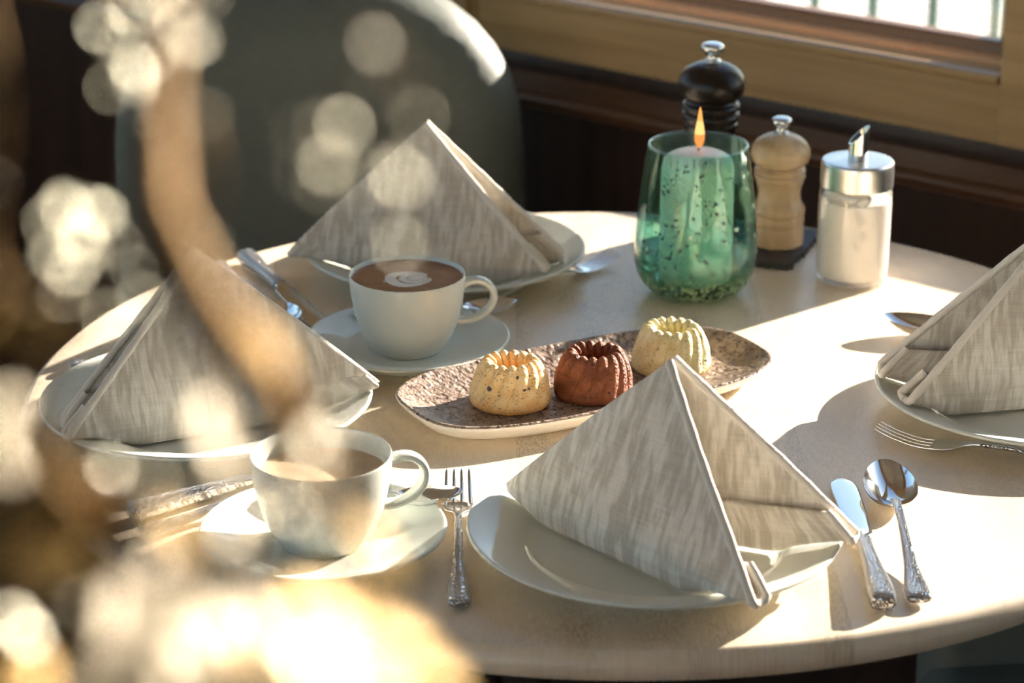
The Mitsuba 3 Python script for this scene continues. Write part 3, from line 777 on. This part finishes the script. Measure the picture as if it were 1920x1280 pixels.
def mill(x, y, z, H, k, wood_key, label, group):
    t = thing('pepper_mill', label, 'mill', group)
    b = (H - 0.046 * k) / (0.1242 - 0.046)               # stretch of the body
    body = [(0, 0.0), (0.0226, 0.0), (0.0236, 0.0012), (0.0237, 0.0170), (0.0232, 0.0195), (0.0219, 0.0203), (0.0222, 0.0218), (0.0234, 0.0226), (0.0238, 0.0260), (0.0232, 0.0290), (0.0219, 0.0298), (0.0224, 0.0312), (0.0237, 0.0322), (0.0240, 0.0350), (0.0232, 0.0385), (0.0214, 0.0415), (0.0197, 0.0460), (0.0191, 0.0510),
            (0.0196, 0.0570), (0.0209, 0.0620), (0.0216, 0.0640), (0.0205, 0.0648), (0.0208, 0.0658), (0.0226, 0.0664), (0.0233, 0.0684), (0.0226, 0.0704), (0.0207, 0.0711), (0.0209, 0.0720), (0.0228, 0.0726), (0.0233, 0.0742), (0.0226, 0.0757), (0.0205, 0.0764), (0.0196, 0.0782), (0, 0.0782)]
    z0 = 0.0782 * b
    add('body', lathe(rounded([(r * k, zz * b) for r, zz in body], 4, 0.2), 96), wood_key, smooth=40, parent=t, mat=move(x, y, z))
    head = [(0, 0.0784), (0.0200, 0.0784), (0.0222, 0.0800), (0.0250, 0.0830), (0.0268, 0.0880), (0.0266, 0.0935), (0.0246, 0.0985), (0.0205, 0.1030), (0.0140, 0.1065), (0.0080, 0.1082), (0, 0.1082)]
    add('head', lathe(rounded([(r * k, H - (0.1242 - zz) * k) for r, zz in head], 5, 0.45), 96), wood_key, smooth=50, parent=t, mat=move(x, y, z))
    knob = [(0, 0.1080), (0.0072, 0.1080), (0.0070, 0.1095), (0.0052, 0.1108), (0.0050, 0.1135), (0.0060, 0.1155), (0.0086, 0.1180), (0.0093, 0.1200), (0.0086, 0.1222), (0.0050, 0.1238), (0, 0.1242)]
    add('knob', lathe(rounded([(r * k, H - (0.1242 - zz) * k) for r, zz in knob], 4, 0.4), 64), 'chrome', smooth=50, parent=t, mat=move(x, y, z), label='chrome knob')


mill(0.2435, 2.1140, 0.006, 0.1200, 1.0, 'beech', 'turned light beech mill with a chrome knob on the slate board', 'the two turned mills')
mill(0.1830, 2.1600, 0.006, 0.1775, 1.155, 'dark_beech', 'tall near-black turned mill with a chrome knob behind the candle', 'the two turned mills')

ss = thing('sugar_shaker', 'glass sugar shaker with a brushed steel lid and slanted spout', 'sugar shaker')
SM = move(0.3010, 2.0277)
add('jar', lathe(rounded([(0, 0.0004), (0.0290, 0.0004), (0.0320, 0.0030), (0.0325, 0.0100), (0.0324, 0.0780), (0.0315, 0.0850), (0.0290, 0.0890), (0.0286, 0.0900)], 5, 0.4), 96), 'clear_glass', smooth=40, parent=ss, mat=SM)
add('base', lathe(rounded([(0, 0.0060), (0.0290, 0.0060), (0.0312, 0.0045), (0.0314, 0.0015), (0, 0.0012)], 4), 64), 'clear_glass', smooth=40, parent=ss, mat=SM)
add('lid', lathe(rounded([(0.0290, 0.0870), (0.0312, 0.0870), (0.0316, 0.0880), (0.0316, 0.1085), (0.0300, 0.1108), (0, 0.1112)], 4, 0.3), 96), 'brushed_steel', smooth=35, parent=ss, mat=SM)
n = 40
ang = np.arange(n) * 2 * np.pi / n
def spout_ring(r, z, slope):
    return np.stack([r * np.cos(ang), r * np.sin(ang), z + slope * r * np.cos(ang)], 1)
add('spout', loft([spout_ring(0.0084, 0.1095, 0), spout_ring(0.0084, 0.1325, 0.95), spout_ring(0.0076, 0.1325, 0.95), spout_ring(0.0076, 0.1110, 0)], False, True), 'chrome', smooth=40, parent=ss, mat=SM)
sg = thing('sugar', 'white sugar filling the glass shaker', 'sugar')
add('sugar_fill', lathe(rounded([(0, 0.0065), (0.0295, 0.0065), (0.0306, 0.0085), (0.0308, 0.0740), (0.0300, 0.0765), (0.012, 0.0790), (0, 0.0785)], 4), 96), 'sugar_grain', smooth=40, parent=sg, mat=SM)

# ---------------------------------------------------------------- chairs
def chair(x, y, rz, label, wdt=0.440, top=0.158, seat=-0.285, arms=False):
    t = thing('upholstered_chair', label, 'chair', 'grey-green upholstered chairs')
    M = move(x, y, 0, rz)
    r, rc, hw = 0.062, 0.165, wdt / 2
    pts = []
    for sx in (-1, 1):
        for u in np.linspace(0, math.pi / 2, 9):
            pts.append((sx * (hw - rc + (rc - r) * math.cos(u)), top - rc + (rc - r) * math.sin(u)))
        pts.append((sx * (hw - r + 0.008), seat + 0.0)); pts.append((sx * (hw - r - 0.002), seat - 0.10))
    b = m3.Manifold.sphere(r, 32)
    hull = m3.Manifold.batch_hull([b.translate([px, 0, pz]) for px, pz in pts]).refine_to_length(0.02)
    m = tm(hull)
    v = np.array(m.vertices)
    v[:, 1] -= 0.30 * np.maximum(np.abs(v[:, 0]) - 0.03, 0) ** 2
    v[:, 1] += 0.10 * np.maximum(v[:, 2] - seat, 0)
    add('backrest', trimesh.Trimesh(v, m.faces, process=False), 'leatherette', smooth=True, parent=t, mat=M)
    pad = m3.Manifold.batch_hull([m3.Manifold.sphere(0.035, 24).translate([sx * 0.185, yy, zz]) for sx in (-1, 1) for yy in (-0.40, -0.05) for zz in (seat - 0.035, seat - 0.115)])
    if arms:
        for sx in (-1, 1):
            add('arm', m3.Manifold.batch_hull([m3.Manifold.sphere(0.022, 20).translate([sx * xx, yy, zz]) for xx in (0.205, 0.235) for yy in (-0.40, -0.02) for zz in (seat + 0.15, seat - 0.12)]), 'leatherette', smooth=40, parent=t, mat=M)
    add('seat', pad, 'leatherette', smooth=40, parent=t, mat=M)
    for sx in (-1, 1):
        for yy in (-0.38, -0.03):
            add('leg', sweep([(sx * 0.17, yy, seat - 0.12), (sx * 0.18, yy, -0.75)], [0.018, 0.012]), 'chair_leg', parent=t, mat=M)


chair(-0.204, 2.515, 9, 'grey-green upholstered chair at the back of the table, its rounded top in sunlight')
chair(0.80, 1.70, -84, 'grey upholstered chair on the right, only its shaded corner showing below the table edge', arms=True)

# ---------------------------------------------------------------- the golden branch in front of the lens
STEMS = [
 ('stem', [(-0.0556, 0.3985, 0.6151, np.float64(1.41)), (-0.0554, 0.3837, 0.6041, np.float64(1.89)), (-0.0561, 0.3753, 0.5957, np.float64(2.38)), (-0.056, 0.3666, 0.5867, np.float64(3.69)), (-0.0549, 0.3586, 0.5795, np.float64(4.14)), (-0.0518, 0.351, 0.5733, np.float64(4.25)), (-0.0461, 0.3485, 0.5664, np.float64(4.57)), (-0.04, 0.3459, 0.5595, np.float64(4.57)), (-0.0351, 0.3425, 0.5504, np.float64(2.78)), (-0.0306, 0.3389, 0.5404, np.float64(1.06)), (-0.0253, 0.3346, 0.5289, np.float64(1.06)), (-0.0212, 0.3312, 0.5197, np.float64(2.12)), (-0.0184, 0.3256, 0.5044, np.float64(3.59))]),
 ('twig', [(-0.0582, 0.3893, 0.5903, np.float64(0.71)), (-0.0534, 0.3885, 0.5882, np.float64(0.79)), (-0.0503, 0.3865, 0.5828, np.float64(0.88)), (-0.0498, 0.3841, 0.5762, np.float64(0.88)), (-0.0501, 0.3816, 0.5696, np.float64(0.62))]),
 ('twig', [(-0.0549, 0.3581, 0.5779, np.float64(0.99)), (-0.0603, 0.3653, 0.5686, np.float64(0.76)), (-0.068, 0.3813, 0.5688, np.float64(0.71)), (-0.0724, 0.3873, 0.5706, np.float64(0.63)), (-0.076, 0.3934, 0.5725, np.float64(0.45))]),
 ('twig', [(-0.068, 0.3813, 0.5688, np.float64(0.62)), (-0.0728, 0.3836, 0.5605, np.float64(0.63)), (-0.0751, 0.3871, 0.5555, np.float64(0.54)), (-0.0715, 0.3855, 0.5513, np.float64(0.36))]),
 ('twig', [(-0.0554, 0.3831, 0.6025, np.float64(1.03)), (-0.0609, 0.3942, 0.6035, np.float64(0.79)), (-0.0674, 0.405, 0.6039, np.float64(0.63)), (-0.0706, 0.4034, 0.5997, np.float64(0.45))]),
 ('twig', [(-0.0568, 0.3807, 0.596, np.float64(1.03)), (-0.0616, 0.3899, 0.5919, np.float64(0.88)), (-0.0642, 0.3974, 0.5835, np.float64(0.72)), (-0.0652, 0.4052, 0.5757, np.float64(0.46))]),
 ('twig', [(-0.0547, 0.3788, 0.6052, np.float64(0.85)), (-0.0433, 0.3669, 0.6162, np.float64(0.57)), (-0.0318, 0.3572, 0.619, np.float64(0.4)), (-0.0219, 0.3501, 0.6141, np.float64(0.31)), (-0.0189, 0.3436, 0.6108, np.float64(0.31)), (-0.0141, 0.3452, 0.6009, np.float64(0.31)), (-0.0135, 0.3492, 0.5974, np.float64(0.24))]),
 ('twig', [(-0.0189, 0.3436, 0.6108, np.float64(0.31)), (-0.0243, 0.3452, 0.6009, np.float64(0.31)), (-0.0274, 0.3481, 0.5944, np.float64(0.24)), (-0.0286, 0.3462, 0.5892, np.float64(0.24))]),
 ('twig', [(-0.0143, 0.3498, 0.5989, np.float64(0.32)), (-0.0167, 0.347, 0.5914, np.float64(0.32)), (-0.0171, 0.3446, 0.5847, np.float64(0.32)), (-0.0173, 0.3522, 0.5764, np.float64(0.24))]),
 ('twig', [(-0.0351, 0.3425, 0.5504, np.float64(1.31)), (-0.0302, 0.3428, 0.5511, np.float64(0.98)), (-0.0273, 0.3442, 0.555, np.float64(0.65))]),
 ('twig', [(-0.0261, 0.3355, 0.5312, np.float64(1.31)), (-0.0225, 0.3389, 0.5404, np.float64(1.06)), (-0.0229, 0.342, 0.5488, np.float64(0.82)), (-0.0253, 0.3437, 0.5534, np.float64(0.57))]),
 ('twig', [(-0.022, 0.3318, 0.5213, np.float64(2.45)), (-0.0387, 0.3287, 0.5273, np.float64(2.74)), (-0.0539, 0.3352, 0.5304, np.float64(2.78)), (-0.0645, 0.3372, 0.5358, np.float64(2.78)), (-0.071, 0.3397, 0.5427, np.float64(2.29)), (-0.0767, 0.342, 0.5488, np.float64(1.63))]),
 ('twig', [(-0.0645, 0.3372, 0.5358, np.float64(2.29)), (-0.058, 0.3383, 0.5389, np.float64(2.12)), (-0.0559, 0.3397, 0.5427, np.float64(0.82))]),
 ('twig', [(-0.071, 0.3397, 0.5427, np.float64(2.12)), (-0.0767, 0.3366, 0.5343, np.float64(2.45)), (-0.0833, 0.3346, 0.5289, np.float64(2.12))]),
 ('twig', [(-0.071, 0.3397, 0.5427, np.float64(1.31)), (-0.0745, 0.3489, 0.5531, np.float64(0.99)), (-0.0729, 0.3576, 0.5623, np.float64(1.34)), (-0.0788, 0.3583, 0.5643, np.float64(2.18)), (-0.0864, 0.3579, 0.5631, np.float64(2.18))]),
 ('twig', [(-0.0788, 0.3583, 0.5643, np.float64(1.34)), (-0.0838, 0.3625, 0.5757, np.float64(1.68)), (-0.0823, 0.3675, 0.589, np.float64(2.01)), (-0.083, 0.3727, 0.6032, np.float64(1.68)), (-0.0855, 0.3768, 0.6142, np.float64(1.01))]),
 ('twig', [(-0.0327, 0.3397, 0.5427, np.float64(1.14)), (-0.0349, 0.3289, 0.5422, np.float64(0.95)), (-0.0365, 0.3275, 0.5385, np.float64(0.71))]),
]
BEADS = [
 (-0.0714, 0.4128, 0.5961, np.float64(2.56), 1),
 (-0.064, 0.4041, 0.6015, np.float64(2.66), 1.2),
 (-0.061, 0.4033, 0.5995, np.float64(2.5), 1),
 (-0.0593, 0.4025, 0.5971, np.float64(2.83), 1.2),
 (-0.0563, 0.412, 0.5941, np.float64(2.73), 1),
 (-0.0545, 0.4121, 0.5945, np.float64(2.05), 0.7),
 (-0.0563, 0.4032, 0.5992, np.float64(2.16), 0.8),
 (-0.067, 0.4202, 0.5874, np.float64(2.79), 1),
 (-0.0668, 0.4194, 0.5852, np.float64(2.79), 1.1),
 (-0.0668, 0.4185, 0.5829, np.float64(2.79), 1.1),
 (-0.0669, 0.4176, 0.5805, np.float64(2.62), 1),
 (-0.0667, 0.4154, 0.5746, np.float64(2.62), 0.8),
 (-0.07, 0.4092, 0.5866, np.float64(1.71), 0.5),
 (-0.0626, 0.411, 0.5913, np.float64(2.22), 0.9),
 (-0.0574, 0.4006, 0.592, np.float64(2.0), 0.6),
 (-0.0665, 0.402, 0.5958, np.float64(1.83), 0.5),
 (-0.0597, 0.4049, 0.6037, np.float64(2.83), 1),
 (-0.0556, 0.4043, 0.6022, np.float64(2.33), 0.8),
 (-0.052, 0.4053, 0.6047, np.float64(2.5), 0.8),
 (-0.0755, 0.3925, 0.5701, np.float64(2.66), 1),
 (-0.0713, 0.3922, 0.5694, np.float64(2.33), 0.8),
 (-0.0712, 0.4017, 0.5661, np.float64(2.39), 0.8),
 (-0.0771, 0.392, 0.5689, np.float64(2.0), 0.6),
 (-0.0746, 0.3886, 0.5596, np.float64(2.83), 1),
 (-0.0645, 0.3889, 0.5605, np.float64(2.83), 1),
 (-0.0733, 0.3907, 0.5653, np.float64(2.5), 0.8),
 (-0.0766, 0.382, 0.5706, np.float64(1.79), 0.5),
 (-0.0673, 0.3902, 0.5638, np.float64(2.0), 0.6),
 (-0.0629, 0.3871, 0.5555, np.float64(2.0), 0.5),
 (-0.0689, 0.3862, 0.553, np.float64(2.16), 0.5),
 (-0.076, 0.3871, 0.5555, np.float64(2.16), 0.6),
 (-0.0706, 0.3804, 0.5663, np.float64(2.11), 0.7),
 (-0.0206, 0.3628, 0.6051, np.float64(2.4), 1.1),
 (-0.0144, 0.361, 0.5945, np.float64(1.96), 0.6),
 (-0.0257, 0.3585, 0.5935, np.float64(2.1), 0.75),
 (-0.0289, 0.3585, 0.5935, np.float64(1.5), 0.4),
 (-0.0284, 0.3565, 0.5882, np.float64(2.1), 0.75),
 (-0.0325, 0.3561, 0.587, np.float64(1.35), 0.3),
 (-0.0292, 0.3554, 0.5852, np.float64(1.5), 0.4),
 (-0.0179, 0.3464, 0.5898, np.float64(2.34), 0.9),
 (-0.0165, 0.3461, 0.5887, np.float64(2.05), 0.8),
 (-0.0176, 0.357, 0.575, np.float64(2.13), 0.75),
 (-0.0214, 0.3461, 0.5888, np.float64(1.46), 0.4),
 (-0.0147, 0.347, 0.5914, np.float64(1.32), 0.35),
 (-0.0327, 0.3581, 0.5925, np.float64(1.2), 0.3),
 (-0.0199, 0.3506, 0.6011, np.float64(1.17), 0.3),
 (-0.0505, 0.3882, 0.5874, np.float64(1.14), 0.5),
 (-0.0501, 0.3868, 0.5835, np.float64(1.3), 0.5),
 (-0.05, 0.3853, 0.5795, np.float64(1.3), 0.6),
 (-0.05, 0.3838, 0.5754, np.float64(1.3), 0.6),
 (-0.0502, 0.3822, 0.5713, np.float64(1.3), 0.5),
 (-0.0503, 0.3809, 0.5675, np.float64(1.14), 0.4),
 (-0.0677, 0.377, 0.5282, np.float64(3.0), 1),
 (-0.0309, 0.3512, 0.545, np.float64(2.78), 1),
 (-0.033, 0.35, 0.5417, np.float64(2.62), 1),
 (-0.0289, 0.3575, 0.5474, np.float64(2.5), 1),
 (-0.0553, 0.3396, 0.5423, np.float64(1.95), 0.5),
 (-0.0339, 0.3381, 0.5385, np.float64(2.55), 0.9),
 (-0.0359, 0.339, 0.5408, np.float64(2.25), 0.7),
 (-0.0539, 0.3366, 0.5343, np.float64(2.25), 0.5),
 (-0.0306, 0.3387, 0.54, np.float64(1.8), 0.7),
 (-0.0816, 0.3612, 0.5432, np.float64(3.17), 1),
 (-0.0802, 0.36, 0.5399, np.float64(2.69), 0.9),
 (-0.0761, 0.3405, 0.5159, np.float64(2.78), 1),
 (-0.0781, 0.3413, 0.5182, np.float64(2.62), 0.9),
 (-0.0679, 0.3422, 0.5206, np.float64(1.85), 0.3),
 (-0.0836, 0.3795, 0.5928, np.float64(2.37), 0.7),
 (-0.084, 0.3772, 0.5863, np.float64(2.37), 0.7),
 (-0.084, 0.3748, 0.5799, np.float64(2.37), 0.7),
 (-0.0843, 0.3816, 0.5985, np.float64(2.06), 0.6),
 (-0.0516, 0.3694, 0.5654, np.float64(1.58), 0.4),
 (-0.0778, 0.3896, 0.5623, np.float64(2.16), 0.7),
]
LEAVES = [
 (-0.057, 0.3343, 0.5281, np.float64(13.9), np.float64(9.0), 85, 'bright'),
 (-0.056, 0.3228, 0.5258, np.float64(17.5), np.float64(10.3), 80, 'mid'),
 (-0.0548, 0.3112, 0.5232, np.float64(17.0), np.float64(10.8), 85, 'mid'),
 (-0.0286, 0.3124, 0.5264, np.float64(11.6), np.float64(8.5), -30, 'bright'),
 (-0.0453, 0.3242, 0.5296, np.float64(13.5), np.float64(9.5), 60, 'mid'),
 (-0.0448, 0.3122, 0.5261, np.float64(14.7), np.float64(9.3), 90, 'mid'),
 (-0.0378, 0.3122, 0.5261, np.float64(13.1), np.float64(9.3), 70, 'gold'),
 (-0.0365, 0.3242, 0.5296, np.float64(11.9), np.float64(8.7), 100, 'mid'),
 (-0.0254, 0.3236, 0.5281, np.float64(13.5), np.float64(7.1), -65, 'gold'),
 (-0.0163, 0.3312, 0.5197, np.float64(18.0), np.float64(6.5), -60, 'gold'),
 (-0.0114, 0.3295, 0.5151, np.float64(9.8), np.float64(6.5), -50, 'gold'),
 (-0.022, 0.3369, 0.535, np.float64(18.0), np.float64(4.9), -80, 'gold'),
 (-0.0416, 0.3519, 0.5323, np.float64(4.2), np.float64(3.4), 40, 'bright'),
 (-0.0436, 0.346, 0.5308, np.float64(5.9), np.float64(4.2), 60, 'mid'),
 (-0.031, 0.3512, 0.545, np.float64(9.2), np.float64(4.6), 85, 'mid'),
 (-0.0449, 0.3506, 0.5434, np.float64(8.4), np.float64(5.9), 100, 'mid'),
 (-0.0476, 0.357, 0.5463, np.float64(7.6), np.float64(5.1), 60, 'mid'),
 (-0.0679, 0.3463, 0.5316, np.float64(10.1), np.float64(6.7), 30, 'gold'),
 (-0.0721, 0.3489, 0.5387, np.float64(15.9), np.float64(10.1), 80, 'amber'),
 (-0.0763, 0.346, 0.5308, np.float64(15.9), np.float64(12.6), 60, 'amber'),
 (-0.0646, 0.3477, 0.5355, np.float64(10.9), np.float64(8.4), 80, 'amber'),
 (-0.0704, 0.3445, 0.5269, np.float64(12.6), np.float64(8.4), 30, 'amber'),
 (-0.0392, 0.3471, 0.5626, np.float64(12.2), np.float64(9.0), -60, 'gold'),
 (-0.0412, 0.3479, 0.5649, np.float64(7.3), np.float64(5.7), -60, 'mid'),
 (-0.0331, 0.3489, 0.5531, np.float64(12.4), np.float64(6.6), -50, 'amber'),
 (-0.0696, 0.3402, 0.5151, np.float64(10.1), np.float64(7.5), 90, 'dark'),
 (-0.0809, 0.3602, 0.5403, np.float64(12.0), np.float64(6.9), 90, 'mid'),
 (-0.08, 0.3619, 0.5452, np.float64(7.7), np.float64(5.2), 60, 'mid'),
 (-0.0324, 0.3112, 0.5232, np.float64(13.9), np.float64(8.5), 0, 'mid'),
 (-0.0207, 0.3203, 0.5191, np.float64(12.7), np.float64(7.1), -40, 'mid'),
 (-0.0735, 0.3292, 0.5144, np.float64(9.8), np.float64(6.5), 10, 'gold'),
 (-0.078, 0.3579, 0.5631, np.float64(14.3), np.float64(5.9), 8, 'gold'),
 (-0.0721, 0.3576, 0.5623, np.float64(10.1), np.float64(5.0), 30, 'amber'),
 (-0.0514, 0.3369, 0.535, np.float64(9.0), np.float64(6.5), 100, 'gold'),
 (-0.0516, 0.325, 0.5318, np.float64(11.9), np.float64(7.1), 70, 'mid'),
 (-0.0409, 0.3138, 0.5304, np.float64(11.6), np.float64(7.7), 100, 'mid'),
 (-0.0309, 0.3147, 0.5326, np.float64(10.8), np.float64(6.2), 30, 'gold'),
 (-0.0487, 0.3114, 0.5239, np.float64(12.4), np.float64(8.5), 20, 'mid'),
 (-0.0239, 0.3122, 0.5261, np.float64(11.6), np.float64(7.0), 60, 'mid'),
 (-0.0602, 0.3114, 0.5239, np.float64(11.6), np.float64(7.7), 60, 'mid'),
]

gb = thing('golden_branch', 'gold painted twig with pale gold leaves and sequins, out of focus in front', 'decorative branch')
for k, (nm, p) in enumerate(STEMS):
    p = np.array(p)
    if nm == 'stem':                                     # the main stem goes on down to the floor
        p = np.vstack([p, [p[-1, 0] + 0.01, p[-1, 1], 0.30, 5.0], [p[-1, 0] + 0.012, p[-1, 1] - 0.01, -0.2, 6.0], [p[-1, 0] + 0.012, p[-1, 1] - 0.01, -0.749, 9.0]])
    q = spline(p, max(12, 5 * len(p)))
    add(nm, sweep(q[:, :3], np.maximum(q[:, 3] * 1e-3, 0.0002), up=(0.31, 0.2, 0.93) if k else (0.0, -0.94, 0.34), sides=14), 'gold_stem', smooth=True, parent=gb)
rng = np.random.default_rng(11)
sunv = np.array(SUN)


def facing(p, jitter):
    """The normal by which a small foil piece at p throws sunlight towards the picture's side of the room, off by jitter degrees."""
    h = unit(unit(CAM - (np.asarray(p) + [0, 0, Z0])) + sunv)
    d = rng.normal(size=3); d -= h * (d @ h)
    return unit(h + math.tan(math.radians(jitter)) * unit(d))


def frame(n, p, spin=0.0):
    x = unit(np.cross([0.0, 0.0, 1.0], n)); y = np.cross(n, x)
    c, s = math.cos(spin), math.sin(spin)
    M = np.eye(4); M[:3, 0], M[:3, 1], M[:3, 2], M[:3, 3] = x * c + y * s, y * c - x * s, n, p
    return M


SEQ = lathe([(0, -0.12), (0.9, -0.05), (1.0, 0.0), (0.9, 0.04), (0, 0.10)], 24)
for x, y, z, dmm, g in BEADS:
    p = np.array([x, y, z])
    m = SEQ.copy(); m.vertices *= dmm * 0.5e-3
    add('sequin', m, 'gold_bead', smooth=True, parent=gb, mat=frame(facing(p, 4 + 26 * max(0, 1.15 - g)), p))


def leaf(l, w):
    nu, nv = 15, 9
    u, v = np.meshgrid(np.linspace(-1, 1, nu), np.linspace(-1, 1, nv), indexing='ij')
    wd = np.sqrt(np.maximum(1 - u ** 2, 0.0)) * (1 - 0.25 * u)
    pts = np.stack([u * l / 2, v * w / 2 * wd, 0.10 * w * (v * wd) ** 2 - 0.08 * l * u ** 2], -1).reshape(-1, 3)
    return thick(pts, nu, nv, 0.0003, pts[:, :2].copy())[0]


VIEW = unit(CAM - np.array([-0.05, 0.37, Z0 + 0.52]))
for x, y, z, l, w, rot, kind in LEAVES:
    p = np.array([x, y, z])
    jit = rng.normal(0, 0.10, 3)
    if kind == 'bright':
        n, bs = unit(facing(p, 25) + jit), 'gold_leaf'
    elif kind == 'mid':
        n, bs = unit(VIEW + 0.63 * sunv + jit), 'cream_leaf'
    elif kind == 'gold':
        n, bs = unit(VIEW + 0.80 * sunv + jit), 'amber_leaf'
    else:
        n, bs = unit(np.array([-0.1, -0.85, 0.35]) + 2 * jit), 'amber_leaf' if kind == 'amber' else 'gold_stem'
    add('leaf', leaf(l * 1e-3, w * 1e-3), bs, smooth=True, parent=gb, mat=frame(n, p, math.radians(rot)))
